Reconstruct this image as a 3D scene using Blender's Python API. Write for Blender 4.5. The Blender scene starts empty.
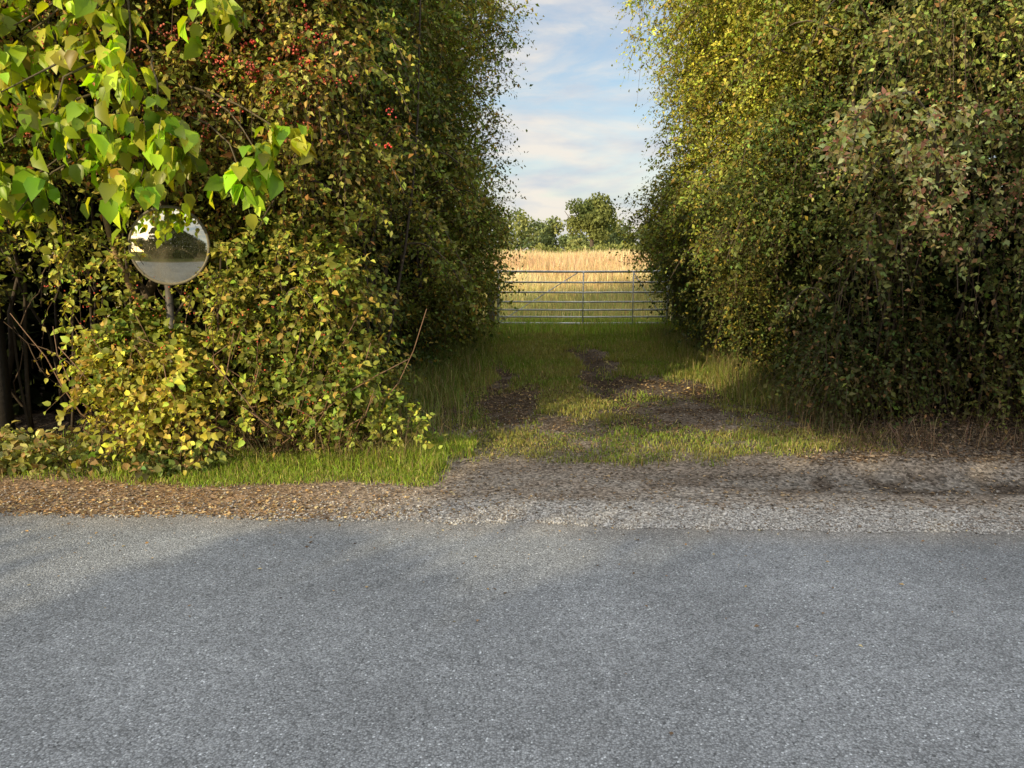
import bpy, math
import numpy as np
import bmesh
from mathutils import Vector
rng=np.random.default_rng(11)
S=bpy.context.scene
S.view_settings.view_transform='Standard'
S.view_settings.look='None'
S.view_settings.exposure=0

# ------------------------------------------------------------ helpers
def vnoise(x,y,seed=0):
    x=np.asarray(x,float); y=np.asarray(y,float)
    xi=np.floor(x).astype(np.int64); yi=np.floor(y).astype(np.int64)
    xf=x-xi; yf=y-yi
    u=xf*xf*(3-2*xf); v=yf*yf*(3-2*yf)
    def h(a,b):
        n=(a*374761+b*668265+seed*144269+987654321)&0x7fffffff
        n=((n^(n>>13))*127412)&0x7fffffff
        n=((n^(n>>11))*69069)&0x7fffffff
        return ((n^(n>>15))&0xffff)/65535.
    return (h(xi,yi)*(1-u)+h(xi+1,yi)*u)*(1-v)+(h(xi,yi+1)*(1-u)+h(xi+1,yi+1)*u)*v
def fbm(x,y,seed=0,o=4):
    s=0;a=.5;f=1
    for i in range(o):
        s=s+a*vnoise(x*f,y*f,seed+i*17); a*=.5; f*=2.03
    return s/(1-.5**o)
def sst(a,b,x):
    t=np.clip((x-a)/(b-a),0,1); return t*t*(3-2*t)
def band(x,a,b,w):
    return sst(a-w,a+w,x)*(1-sst(b-w,b+w,x))
def nz(v):
    return v/np.maximum(np.linalg.norm(v,axis=-1,keepdims=True),1e-9)

class Geo:
    def __init__(s): s.V=[];s.C=[];s.F=[];s.n=0
    def add(s,V,C,faces):
        V=np.asarray(V,float).reshape(-1,3)
        C=np.broadcast_to(np.asarray(C,float),(len(V),3)) if np.ndim(C)==1 else np.asarray(C).reshape(-1,3)
        for f in faces: s.F.append(np.asarray(f,np.int64)+s.n)
        s.V.append(V); s.C.append(C); s.n+=len(V)
    def build(s,name,mat,parent=None,smooth=False):
        V=np.concatenate(s.V); C=np.concatenate(s.C)
        me=bpy.data.meshes.new(name)
        me.vertices.add(len(V)); me.vertices.foreach_set('co',V.astype(np.float32).ravel())
        lv=np.concatenate([f.ravel() for f in s.F])
        tot=np.concatenate([np.full(len(f),f.shape[1]) for f in s.F])
        st=np.concatenate([[0],np.cumsum(tot)[:-1]])
        me.loops.add(len(lv)); me.loops.foreach_set('vertex_index',lv.astype(np.int32))
        me.polygons.add(len(tot)); me.polygons.foreach_set('loop_start',st.astype(np.int32))
        if smooth: me.polygons.foreach_set('use_smooth',np.ones(len(tot),bool))
        me.update(calc_edges=True)
        a=me.color_attributes.new('Col','FLOAT_COLOR','POINT')
        a.data.foreach_set('color',np.concatenate([np.clip(C,0,1),np.ones((len(C),1))],1).astype(np.float32).ravel())
        me.materials.append(mat)
        ob=bpy.data.objects.new(name,me); S.collection.objects.link(ob)
        if parent: ob.parent=parent
        return ob

DIA=np.array([[0,0,0],[.5,.42,.12],[0,1,-.08],[-.5,.42,.12]])
HEX=np.array([[0,0,0],[.42,.12,.1],[.46,.5,.13],[0,1,-.16],[-.46,.5,.13],[-.42,.12,.1],[0,.5,0]])
def leaves(g,P,D,N,Sz,col,asp=.6,kind='d',keep=None):
    D=nz(D); side=nz(np.cross(D,N)); nn=np.cross(side,D)
    if keep is not None:
        m=keep(P); P,D,side,nn,Sz,col=P[m],D[m],side[m],nn[m],Sz[m],col[m]
    T=DIA if kind=='d' else HEX
    m=len(T); n=len(P)
    V=P[:,None]+Sz[:,None,None]*(T[None,:,0:1]*asp*side[:,None]+T[None,:,1:2]*D[:,None]+T[None,:,2:3]*nn[:,None])
    C=np.repeat(col,m,axis=0)
    b=(np.arange(n)*m)[:,None]
    if kind=='d': fs=[np.concatenate([b+np.array([0,1,2]),b+np.array([0,2,3])])]
    else: fs=[np.concatenate([b+np.array([0,1,2,6]),b+np.array([0,6,4,5])]),np.concatenate([b+np.array([6,2,3]),b+np.array([6,3,4])])]
    g.add(V,C,fs)
def shoots(g,O,D,L,k,size,col,droop=.3,hang=.2,asp=.6,kind='d',accent=None,pacc=.05,stem=(.09,.06,.035),keep=None,var=.3,sw=.0035,nb=(0,0,0)):
    n=len(O); D=nz(D)
    up=np.array([0,0,1.])
    a=nz(np.cross(D,up+rng.normal(0,.2,(n,3)))); b=np.cross(D,a)
    t=(np.arange(k)[None]+rng.uniform(.2,1,(n,k)))/k
    phi=np.arange(k)[None]*2.4+rng.uniform(0,6.28,(n,1))
    pos=O[:,None]+D[:,None]*(L[:,None]*t)[...,None]-up*(droop*L[:,None]*t*t)[...,None]
    rad=np.cos(phi)[...,None]*a[:,None]+np.sin(phi)[...,None]*b[:,None]
    ld=D[:,None]*.5+rad*.9+rng.normal(0,.25,(n,k,3))-up*hang
    nr=up*.55+rng.normal(0,.5,(n,k,3))+D[:,None]*.2+np.array(nb)
    s=size*rng.uniform(.5,1.4,(n,k))*rng.uniform(.75,1.3,(n,1))
    c=col[:,None]*np.exp(rng.normal(0,var,(n,k,1)))
    c=c*(1+rng.normal(0,.12,(n,k,3)))
    if accent is not None:
        m=rng.random((n,k))<pacc
        c[m]=np.array(accent)*rng.uniform(.6,1.3,(m.sum(),1))
    leaves(g,pos.reshape(-1,3),ld.reshape(-1,3),nr.reshape(-1,3),s.ravel(),np.clip(c.reshape(-1,3),.004,1),asp,kind,keep)
    E=O+D*L[:,None]-up*(droop*L)[:,None]; M=O+D*(L*.5)[:,None]-up*(droop*L*.25)[:,None]
    if keep is not None:
        m=keep(E)&keep(O); O,M,E,a=O[m],M[m],E[m],a[m]; n=len(O)
    if n:
        V=np.stack([O-a*sw,O+a*sw,M-a*sw*.8,M+a*sw*.8,E-a*sw*.3,E+a*sw*.3],1)
        q=(np.arange(n)*6)[:,None]
        g.add(V,np.array(stem),[np.concatenate([q+np.array([0,1,3,2]),q+np.array([2,3,5,4])])])
def clumps(g,Cn,R,ns,k,size,cols,L=.2,out=(0,0,0),**kw):
    m=Cn[:,2]<2.4+.31*Cn[:,1]
    Cn,R,cols=Cn[m],R[m],cols[m]
    n=len(Cn); u=nz(rng.normal(0,1,(n,ns,3)))
    r=R[:,None]*rng.random((n,ns))**.45
    O=Cn[:,None]+u*r[...,None]
    D=u+np.array([0,0,.3])+rng.normal(0,.35,(n,ns,3))+np.array(out)
    Ls=L*rng.uniform(.5,1.5,(n,ns))
    c=np.repeat(cols[:,None],ns,1)*np.exp(rng.normal(0,.18,(n,ns,1)))
    shoots(g,O.reshape(-1,3),D.reshape(-1,3),Ls.ravel(),k,size,c.reshape(-1,3),**kw)
def fill(g,P,size,col,var=.3):
    n=len(P)
    leaves(g,P,rng.normal(0,1,(n,3)),rng.normal(0,1,(n,3)),size*rng.uniform(.6,1.3,n),np.array(col)*np.exp(rng.normal(0,var,(n,1))),.8)
def tube(g,pts,rad,col,sides=6,caps=True):
    pts=np.asarray(pts,float); n=len(pts); rad=np.broadcast_to(rad,(n,))
    T=nz(np.gradient(pts,axis=0))
    ref=np.array([0,0,1.]) if abs(T[0,2])<.9 else np.array([0,1.,0])
    a=nz(np.cross(T,ref)); b=np.cross(T,a)
    th=np.arange(sides)*2*math.pi/sides
    V=pts[:,None]+rad[:,None,None]*(np.cos(th)[None,:,None]*a[:,None]+np.sin(th)[None,:,None]*b[:,None])
    F=[]
    for i in range(n-1):
        for j in range(sides):
            j2=(j+1)%sides
            F.append([i*sides+j,i*sides+j2,(i+1)*sides+j2,(i+1)*sides+j])
    fs=[np.array(F)]
    if caps: fs+= [np.array([list(range(sides))[::-1]]),np.array([[(n-1)*sides+j for j in range(sides)]])]
    g.add(V,np.array(col),fs)
def wig(p0,p1,n=7,amp=.06,sag=0):
    p0=np.array(p0,float);p1=np.array(p1,float)
    t=np.linspace(0,1,n)[:,None]
    p=p0+(p1-p0)*t
    w=np.cumsum(rng.normal(0,amp,(n,3)),0); w-=w[0]
    p=p+w*np.sin(t*math.pi)**.5+np.array([0,0,1.])*sag*np.sin(t*math.pi)
    return p
def arch(gl,gb,o,d,length,rise,col,size=.042,nb=(0,-.4,0),accent=(.45,.3,.07),keep=None):
    """an arching leafy bough growing out of the hedge"""
    o=np.array(o,float); d=nz(np.array(d,float)); t=np.linspace(0,1,9)
    P=o+d*(length*t)[:,None]; P[:,2]+=rise*np.sin(t*2.0)-.75*length*t**2.6
    if keep is not None and not keep(P).all(): return
    tube(gb,P,np.linspace(.011,.003,9),(.11,.085,.06),4)
    m=int(15*length/.8)+4; tt=rng.uniform(.15,1,m); O=np.stack([np.interp(tt,t,P[:,i]) for i in range(3)],-1)
    D=d+rng.normal(0,.8,(m,3))+np.array([0,0,-.1])
    shoots(gl,O,D,rng.uniform(.1,.24,m),8,size,np.tile(col,(m,1))*np.exp(rng.normal(0,.2,(m,1))),droop=.6,hang=.4,nb=nb,accent=accent,pacc=.1,keep=keep)
def empty(name):
    o=bpy.data.objects.new(name,None); S.collection.objects.link(o); return o

# ------------------------------------------------------------ materials
def newmat(name):
    m=bpy.data.materials.new(name); m.use_nodes=True
    nt=m.node_tree; nt.nodes.clear()
    o=nt.nodes.new('ShaderNodeOutputMaterial')
    return m,nt,o
def nd(nt,t,**kw):
    n=nt.nodes.new(t)
    for k,v in kw.items():
        if k in n.inputs: n.inputs[k].default_value=v
        else: setattr(n,k,v)
    return n
def leafmat(name,trans=.3,rough=.45,gloss=.06,warm=(1.25,1.2,.45)):
    m,nt,o=newmat(name)
    a=nd(nt,'ShaderNodeVertexColor'); a.layer_name='Col'
    p=nd(nt,'ShaderNodeBsdfDiffuse'); nt.links.new(a.outputs[0],p.inputs[0]); last=p.outputs[0]
    if trans>0:
        mul=nd(nt,'ShaderNodeMix',data_type='RGBA',blend_type='MULTIPLY'); mul.inputs[0].default_value=1
        nt.links.new(a.outputs[0],mul.inputs[6]); mul.inputs[7].default_value=(*warm,1)
        t=nd(nt,'ShaderNodeBsdfTranslucent'); nt.links.new(mul.outputs[2],t.inputs[0])
        mx=nd(nt,'ShaderNodeMixShader'); mx.inputs[0].default_value=trans
        nt.links.new(last,mx.inputs[1]); nt.links.new(t.outputs[0],mx.inputs[2]); last=mx.outputs[0]
    if gloss>0:
        gl=nd(nt,'ShaderNodeBsdfGlossy',Roughness=rough); gl.inputs[0].default_value=(1,1,1,1)
        mx=nd(nt,'ShaderNodeMixShader'); mx.inputs[0].default_value=gloss
        nt.links.new(last,mx.inputs[1]); nt.links.new(gl.outputs[0],mx.inputs[2]); last=mx.outputs[0]
    nt.links.new(last,o.inputs[0])
    return m
M_leaf=leafmat('leaf',.28,.45,.015); M_big=leafmat('large_leaf',.45,.4,.02,(1.3,1.3,.3))
M_dark=leafmat('inner_leaf',0,.8,0); M_grass=leafmat('grass_blade',.25,.5,0)
M_reed=leafmat('reed',.25,.7,0,(1.1,1,.8)); M_litter=leafmat('leaf_litter',0,.7,0)
M_far=leafmat('far_leaf',.2,.7,0)
def colmat(name,rough=.8,bump=0,bs=40,metal=0,spec=.3):
    m,nt,o=newmat(name)
    a=nd(nt,'ShaderNodeVertexColor'); a.layer_name='Col'
    tc=nd(nt,'ShaderNodeTexCoord')
    n=nd(nt,'ShaderNodeTexNoise',Scale=bs,Detail=5.); nt.links.new(tc.outputs['Object'],n.inputs['Vector'])
    mr=nd(nt,'ShaderNodeMapRange'); mr.inputs[3].default_value=.6; mr.inputs[4].default_value=1.4
    nt.links.new(n.outputs[0],mr.inputs[0])
    mul=nd(nt,'ShaderNodeVectorMath',operation='SCALE'); nt.links.new(a.outputs[0],mul.inputs[0]); nt.links.new(mr.outputs[0],mul.inputs['Scale'])
    p=nd(nt,'ShaderNodeBsdfPrincipled',Roughness=rough,Metallic=metal); p.inputs['Specular IOR Level'].default_value=spec
    nt.links.new(mul.outputs[0],p.inputs['Base Color'])
    if bump:
        b=nd(nt,'ShaderNodeBump',Strength=bump,Distance=.01); nt.links.new(n.outputs[0],b.inputs['Height']); nt.links.new(b.outputs[0],p.inputs['Normal'])
    nt.links.new(p.outputs[0],o.inputs[0]); return m
M_bark=colmat('bark',.9,.6,30); M_stone=leafmat('stone',0,.8,0); M_wood=colmat('old_wood',.85,.5,25)
M_galv=colmat('galvanised_steel',.45,.1,18,.3,.5); M_berry=colmat('berry',.3,0,40,0,.5); M_rim=colmat('painted_rim',.5,.1,30)

# ------------------------------------------------------------ sun, sky
EL=math.radians(18); AZ=(.6,.8)   # horizontal travel of the light
sun_d=Vector((AZ[0]*math.cos(EL),AZ[1]*math.cos(EL),-math.sin(EL)))
L=bpy.data.lights.new('sun','SUN'); L.energy=5; L.angle=math.radians(.5); L.color=(1,.81,.5)
lo=bpy.data.objects.new('sun',L); lo.rotation_euler=sun_d.to_track_quat('-Z','Y').to_euler(); lo.location=(-10,-15,12); S.collection.objects.link(lo)
W=bpy.data.worlds.new('World'); S.world=W; W.use_nodes=True
nt=W.node_tree; nt.nodes.clear()
wo=nd(nt,'ShaderNodeOutputWorld'); bg=nd(nt,'ShaderNodeBackground',Strength=.15)
sk=nd(nt,'ShaderNodeTexSky',sky_type='NISHITA'); sk.sun_disc=False; sk.sun_elevation=EL; sk.sun_rotation=math.radians(217)
sk.air_density=1; sk.dust_density=1.2
tc=nd(nt,'ShaderNodeTexCoord'); mp=nd(nt,'ShaderNodeMapping'); mp.inputs['Scale'].default_value=(2.2,2.2,7.5); mp.inputs['Location'].default_value=(.35,.2,.9)
nt.links.new(tc.outputs['Generated'],mp.inputs[0])
cn=nd(nt,'ShaderNodeTexNoise',Scale=1.9,Detail=9.,Roughness=.6,Distortion=.6); nt.links.new(mp.outputs[0],cn.inputs['Vector'])
sx=nd(nt,'ShaderNodeSeparateXYZ'); nt.links.new(tc.outputs['Generated'],sx.inputs[0])
hi=nd(nt,'ShaderNodeMapRange'); hi.inputs[1].default_value=.34; hi.inputs[2].default_value=.6; nt.links.new(sx.outputs[2],hi.inputs[0])  # overhead, out of view: cloud thickened and brightened to lift ambient light
cr=nd(nt,'ShaderNodeValToRGB'); cr.color_ramp.elements[0].position=.36; cr.color_ramp.elements[1].position=.6
nt.links.new(cn.outputs[0],cr.inputs[0])
mp2=nd(nt,'ShaderNodeMapping'); mp2.inputs['Scale'].default_value=(3,3,12); nt.links.new(tc.outputs['Generated'],mp2.inputs[0])
cn2=nd(nt,'ShaderNodeTexNoise',Scale=3.,Detail=6.); nt.links.new(mp2.outputs[0],cn2.inputs['Vector'])
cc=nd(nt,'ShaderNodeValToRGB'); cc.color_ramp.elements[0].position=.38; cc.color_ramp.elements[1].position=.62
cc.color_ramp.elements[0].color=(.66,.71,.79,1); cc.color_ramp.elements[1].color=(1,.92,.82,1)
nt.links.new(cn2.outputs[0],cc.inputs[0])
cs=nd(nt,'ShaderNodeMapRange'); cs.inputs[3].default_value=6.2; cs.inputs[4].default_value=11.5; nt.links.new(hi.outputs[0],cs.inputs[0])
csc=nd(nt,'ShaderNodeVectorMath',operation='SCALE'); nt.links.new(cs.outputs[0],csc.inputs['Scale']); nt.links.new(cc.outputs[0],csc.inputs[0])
mx=nd(nt,'ShaderNodeMix',data_type='RGBA')
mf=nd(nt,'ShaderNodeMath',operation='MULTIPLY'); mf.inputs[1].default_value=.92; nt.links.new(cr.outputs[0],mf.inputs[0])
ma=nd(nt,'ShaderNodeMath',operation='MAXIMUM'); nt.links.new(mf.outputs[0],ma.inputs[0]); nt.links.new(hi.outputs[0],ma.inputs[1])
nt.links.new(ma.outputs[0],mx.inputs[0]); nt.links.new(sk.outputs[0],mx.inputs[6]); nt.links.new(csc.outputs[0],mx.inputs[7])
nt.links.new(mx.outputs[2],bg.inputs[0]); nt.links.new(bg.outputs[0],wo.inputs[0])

# ------------------------------------------------------------ camera
cam=bpy.data.cameras.new('camera'); cam.sensor_width=36; cam.lens=27.07; cam.clip_end=3000
co=bpy.data.objects.new('camera',cam); co.location=(0,0,1.6); co.rotation_euler=(math.radians(90-9.9),0,0)
S.collection.objects.link(co); S.camera=co

# ------------------------------------------------------------ ground
def road_edge(x):
    return 4.38-.045*np.clip(x,-6,6)+.06*(fbm(x*2.5,x*0+3,5)-.5)*2+.03*(vnoise(x*14,x*0,9)-.5)
def trackx(y): return 1.1+.12*(fbm(y*.6,y*0,7)-.5)*2
def grassw(x,y):
    n=fbm(x*1.6,y*1.1,21); n2=fbm(x*5,y*4,31)
    xx=x+.3*(fbm(x*2,y*1.5,131)-.5)*2
    lane=np.zeros_like(x+y)
    left=band(xx,-1.2,-.25,.15)*sst(7.4,9,y)
    left2=band(xx,-.1,.55,.2)*sst(7.8,9.4,y)*.92
    lrut=band(xx,-.5,.2,.1)*sst(9,12,y)*.85
    cen=band(xx,.3,.95,.2)*sst(6.8,7.8,y)*.95
    right=band(xx,1.35,3.4,.2)*sst(8.6,10.4,y)*.9
    rr=band(xx,.7,1.6,.2)*sst(11.5,14,y)*.7
    bnd=band(y+.3*(fbm(x*1.2,y,141)-.5)*2,5.7,6.8,.35)*band(xx,-.8,3.3,.4)*.7
    thin_=.36*band(x,-.7,2.8,.3)*sst(5.8,6.3,y)
    far=sst(13.0,14.6,y)
    verge=band(y+.15*(n-.5),5.1,6.6,.15)*(1-sst(-.95,-.35,xx))*sst(-3.6,-2.0,x)*1.0
    lane=np.maximum.reduce([left,left2,lrut,cen,right,rr,bnd,far,verge,thin_])
    g=lane*1.15-(1-n)*.95-(1-n2)*.7+.42
    g=np.clip(g*1.8,0,1)*np.clip(lane*3,0,1)
    return g
def ground_h(x,y):
    m=sst(4.9,5.8,y)
    h=.06*(fbm(x*.7,y*.5,3)-.5)+.05*(fbm(x*2.4,y*2.,8)-.5)+.03*(fbm(x*9,y*9,12)-.5)
    trk=-.06*(band(x-trackx(y)+1.1,.98,1.25,.2)+band(x,-.4,.05,.25)*.8)*sst(6.5,8,y)
    rid=.09*band(y,5.35,5.65,.2)*sst(1.6,3.0,x)
    bank=.12*sst(.6,1.4,np.abs(x-1.2)-1.1)*sst(6,7,y)
    near=.018*(fbm(x*6,y*8,44)-.4)*sst(4.55,4.8,y)-.03*band(y,4.95,5.25,.1)*sst(1.2,2.6,x)
    return m*(h+trk+rid+bank)*(1-sst(40,60,y))+near
xs=np.concatenate([[-900,-500,-250,-120,-60,-30,-15,-9],np.arange(-6,7,.045),[9,15,30,60,120,250,500,900]])
ys=np.concatenate([[-600,-200,-60,-20,-9,-4,-1,2],np.arange(3.9,16,.045),np.arange(16,30,.5),[34,40,50,65,90,130,200,350,600,1000,1600]])
X,Y=np.meshgrid(xs,ys); Z=ground_h(X,Y)
G=grassw(X,Y)
def mixc(a,b,w): return a*(1-w[...,None])+b*w[...,None]
A=lambda *c: np.array(c)
n1=fbm(X*1.3,Y*1.7,51); n2=fbm(X*6,Y*7,61); n3=fbm(X*.8,Y*3.,71)
col=np.broadcast_to(A(.23,.195,.16),X.shape+(3,)).copy()
soil=np.clip(sst(.40,.58,n1)*.7*sst(5.7,6.6,Y)+.75*sst(6.5,7.3,Y)*(.6+.5*n2),0,1)
col=mixc(col,A(.08,.06,.042),soil)
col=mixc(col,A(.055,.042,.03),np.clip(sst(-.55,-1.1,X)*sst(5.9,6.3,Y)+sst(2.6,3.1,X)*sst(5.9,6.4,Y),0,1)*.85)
col=mixc(col,A(.055,.042,.032),band(X-trackx(Y)+1.1,.95,1.28,.15)*sst(7.0,8.2,Y)*.7)
col=mixc(col,A(.065,.053,.043),band(Y+.07*(X-2),4.98,5.36,.1)*sst(.3,2.2,X)*.85*sst(.25,.5,n3+.1))
col=mixc(col,A(.46,.45,.43),np.clip(band(Y+.045*X,4.3,4.78,.1)*band(X,-.8,3.0,.6)*sst(.3,.6,n2+.1),0,1)*.85)
col=mixc(col,A(.32,.30,.27),band(Y,4.3,5.35,.2)*band(X,-1.8,4,.6)*.5*sst(.35,.6,n2))
col=mixc(col,A(.30,.19,.10),np.clip((1-sst(-2.4,.2,X))*band(Y,4.2,5.35,.12)*(.3+.8*n2)*1.1,0,.9))
col=mixc(col,A(.09,.085,.035),G*.6)
field=sst(16,17.5,Y); col=mixc(col,A(.42,.34,.18),field)
col=mixc(col,A(.09,.1,.04),1-sst(-4,-2.5,Y))
gr=Geo(); ny,nx=X.shape
idx=np.arange(nx*ny).reshape(ny,nx)
F=np.stack([idx[:-1,:-1],idx[:-1,1:],idx[1:,1:],idx[1:,:-1]],-1).reshape(-1,4)
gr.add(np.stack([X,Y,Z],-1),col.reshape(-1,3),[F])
m,nt,o=newmat('earth')
a=nd(nt,'ShaderNodeVertexColor'); a.layer_name='Col'; tc=nd(nt,'ShaderNodeTexCoord')
v=nd(nt,'ShaderNodeTexVoronoi',Scale=55.); nt.links.new(tc.outputs['Object'],v.inputs['Vector'])
n=nd(nt,'ShaderNodeTexNoise',Scale=30.,Detail=6.,Roughness=.7); nt.links.new(tc.outputs['Object'],n.inputs['Vector'])
sp=nd(nt,'ShaderNodeSeparateColor'); nt.links.new(v.outputs['Color'],sp.inputs[0])
r1=nd(nt,'ShaderNodeMapRange'); r1.inputs[3].default_value=.5; r1.inputs[4].default_value=1.7; nt.links.new(sp.outputs[0],r1.inputs[0])
r2=nd(nt,'ShaderNodeMapRange'); r2.inputs[1].default_value=.3; r2.inputs[2].default_value=.7; r2.inputs[3].default_value=.45; r2.inputs[4].default_value=1.5; nt.links.new(n.outputs[0],r2.inputs[0])
mm=nd(nt,'ShaderNodeMath',operation='MULTIPLY'); nt.links.new(r1.outputs[0],mm.inputs[0]); nt.links.new(r2.outputs[0],mm.inputs[1])
sc=nd(nt,'ShaderNodeVectorMath',operation='SCALE'); nt.links.new(a.outputs[0],sc.inputs[0]); nt.links.new(mm.outputs[0],sc.inputs['Scale'])
p=nd(nt,'ShaderNodeBsdfDiffuse')
nt.links.new(sc.outputs[0],p.inputs[0])
bm=nd(nt,'ShaderNodeBump',Strength=.8,Distance=.012); ad=nd(nt,'ShaderNodeMath',operation='ADD'); nt.links.new(n.outputs[0],ad.inputs[0]); nt.links.new(v.outputs['Distance'],ad.inputs[1])
nt.links.new(ad.outputs[0],bm.inputs['Height']); nt.links.new(bm.outputs[0],p.inputs['Normal']); nt.links.new(p.outputs[0],o.inputs[0])
gr.build('ground',m,smooth=True)

# road
rg=Geo()
rx=np.concatenate([[-300,-100,-40,-20,-10],np.arange(-6,6.5,.03),[10,20,40,100,300]])
rv=np.concatenate([np.linspace(0,.9,20),np.linspace(.91,1,10)])
RX,RV=np.meshgrid(rx,rv); ye=road_edge(rx)[None]
RY=-2.6+(ye+2.6)*RV; RZ=.005+0*RX
edge=sst(.945,1,RV)
rc=np.broadcast_to(A(.255,.275,.295),RX.shape+(3,)).copy()
rc=mixc(rc,A(.30,.285,.26),edge*.8)
idx=np.arange(RX.size).reshape(RX.shape)
F=np.stack([idx[:-1,:-1],idx[:-1,1:],idx[1:,1:],idx[1:,:-1]],-1).reshape(-1,4)
rg.add(np.stack([RX,RY,RZ],-1),rc.reshape(-1,3),[F])
m,nt,o=newmat('asphalt')
a=nd(nt,'ShaderNodeVertexColor'); a.layer_name='Col'; tc=nd(nt,'ShaderNodeTexCoord')
def vor(s): 
    v=nd(nt,'ShaderNodeTexVoronoi',Scale=s); nt.links.new(tc.outputs['Object'],v.inputs['Vector']); return v
def noi(s,d=4.,ro=.6):
    v=nd(nt,'ShaderNodeTexNoise',Scale=s,Detail=d,Roughness=ro); nt.links.new(tc.outputs['Object'],v.inputs['Vector']); return v
def mr(src,a0,a1,b0,b1):
    r=nd(nt,'ShaderNodeMapRange')
    for i,q in enumerate((a0,a1,b0,b1)): r.inputs[1+i].default_value=q
    nt.links.new(src,r.inputs[0]); return r.outputs[0]
def mul(p1,p2):
    q=nd(nt,'ShaderNodeMath',operation='MULTIPLY'); nt.links.new(p1,q.inputs[0]); nt.links.new(p2,q.inputs[1]); return q.outputs[0]
v1=vor(135.); s1=nd(nt,'ShaderNodeSeparateColor'); nt.links.new(v1.outputs['Color'],s1.inputs[0])
f=mr(s1.outputs[0],0,1,.62,1.38)
f=mul(f,mr(s1.outputs[1],.95,.97,1,1.8))
f=mul(f,mr(s1.outputs[2],.96,.98,1,.5))
f=mul(f,mr(v1.outputs['Distance'],.3,.75,1.1,.6))
f=mul(f,mr(noi(.9,5.).outputs[0],.3,.7,.80,1.2))
f=mul(f,mr(noi(9.,6.,.7).outputs[0],.3,.7,.86,1.14))
# a few old oil drips
vo=vor(.8); so=nd(nt,'ShaderNodeSeparateColor'); nt.links.new(vo.outputs['Color'],so.inputs[0])
f=mul(f,mr(vo.outputs['Distance'],.03,.09,.8,1.0))
sc=nd(nt,'ShaderNodeVectorMath',operation='SCALE'); nt.links.new(a.outputs[0],sc.inputs[0]); nt.links.new(f,sc.inputs['Scale'])
p=nd(nt,'ShaderNodeBsdfPrincipled',Roughness=.8); p.inputs['Specular IOR Level'].default_value=.3
nt.links.new(sc.outputs[0],p.inputs['Base Color'])
bm=nd(nt,'ShaderNodeBump',Strength=.8,Distance=.005); bm.invert=True; nt.links.new(v1.outputs['Distance'],bm.inputs['Height']); nt.links.new(bm.outputs[0],p.inputs['Normal']); nt.links.new(p.outputs[0],o.inputs[0])
rg.build('road',m)

# gravel stones
def stones(n,fx,fy,smin,smax,cols):
    x=fx(n); y=fy(n,x)
    n=len(x); s=rng.uniform(smin,smax,n)*rng.uniform(.6,1,n)
    T=np.array([[1,0,0],[0,1,0],[-1,0,0],[0,-1,0],[0,0,.6],[0,0,-.6]])
    V=T[None]*s[:,None,None]*rng.uniform(.6,1.3,(n,6,1))+rng.normal(0,.15,(n,6,3))*s[:,None,None]
    th=rng.uniform(0,6.28,n); c,sn=np.cos(th)[:,None],np.sin(th)[:,None]
    V=np.stack([V[...,0]*c-V[...,1]*sn,V[...,0]*sn+V[...,1]*c,V[...,2]],-1)
    z=np.where(y<road_edge(x),.005,ground_h(x,y))
    V+=np.stack([x,y,z+s*.25],-1)[:,None]
    b=(np.arange(n)*6)[:,None]
    fs=[np.concatenate([b+np.array(q) for q in ([0,1,4],[1,2,4],[2,3,4],[3,0,4],[1,0,5],[2,1,5],[3,2,5],[0,3,5])])]
    ci=np.array(cols)[rng.integers(0,len(cols),n)]*rng.uniform(.6,1.3,(n,1))
    sg.add(V,np.repeat(ci,6,0),fs)
sg=Geo()
gc=[(.36,.33,.30),(.46,.44,.41),(.22,.19,.16),(.28,.22,.16)]
stones(9000,lambda n:rng.uniform(-4.5,5,n),lambda n,x:road_edge(x)+np.abs(rng.normal(0,.4,n))-.06,.004,.012,gc)
stones(7500,lambda n:rng.normal(1.3,1.2,n),lambda n,x:road_edge(x)+np.abs(rng.normal(.08,.18,n))-.06,.005,.014,[(.56,.55,.53),(.42,.41,.39)])
stones(6000,lambda n:rng.uniform(-1,4.2,n),lambda n,x:rng.uniform(5.2,8.5,n),.004,.012,[(.28,.25,.2),(.4,.37,.32),(.16,.13,.1)])
stones(1700,lambda n:rng.uniform(-4.5,5,n),lambda n,x:road_edge(x)-rng.exponential(.22,n),.003,.007,gc)
sg.build('gravel',M_stone)

# ------------------------------------------------------------ grass
def blades(g,x,y,h,w,cols,lean=.35,z0=None,var=.25):
    n=len(x); z=ground_h(x,y)-.005 if z0 is None else z0
    th=rng.uniform(0,6.28,n); sx,sy=np.cos(th)*w/2,np.sin(th)*w/2
    ph=rng.uniform(0,6.28,n); le=h*np.abs(rng.normal(0,lean,n)); lx,ly=np.cos(ph)*le,np.sin(ph)*le
    V=np.stack([np.stack([x-sx,y-sy,z],-1),np.stack([x+sx,y+sy,z],-1),
      np.stack([x+lx*.35+sx*.8,y+ly*.35+sy*.8,z+h*.6],-1),np.stack([x+lx*.35-sx*.8,y+ly*.35-sy*.8,z+h*.6],-1),
      np.stack([x+lx,y+ly,z+h*np.clip(1-.25*(le/h),.4,1)],-1)],1)
    c=cols*np.exp(rng.normal(0,var,(n,1)))*(1+rng.normal(0,.08,(n,3)))
    b=(np.arange(n)*5)[:,None]
    g.add(V,np.repeat(c,5,0),[b+np.array([0,1,2,3]),b+np.array([3,2,4])])
gg=Geo()
def pickc(n,a,b,p):
    m=(rng.random(n)<p)[:,None]; return np.where(m,np.array(b),np.array(a))
N=200000; x=rng.uniform(-1.4,3.5,N); y=5.2+rng.random(N)**1.1*10.8
k=rng.random(N)<grassw(x,y)**1.2; x,y=x[k],y[k]
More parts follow.
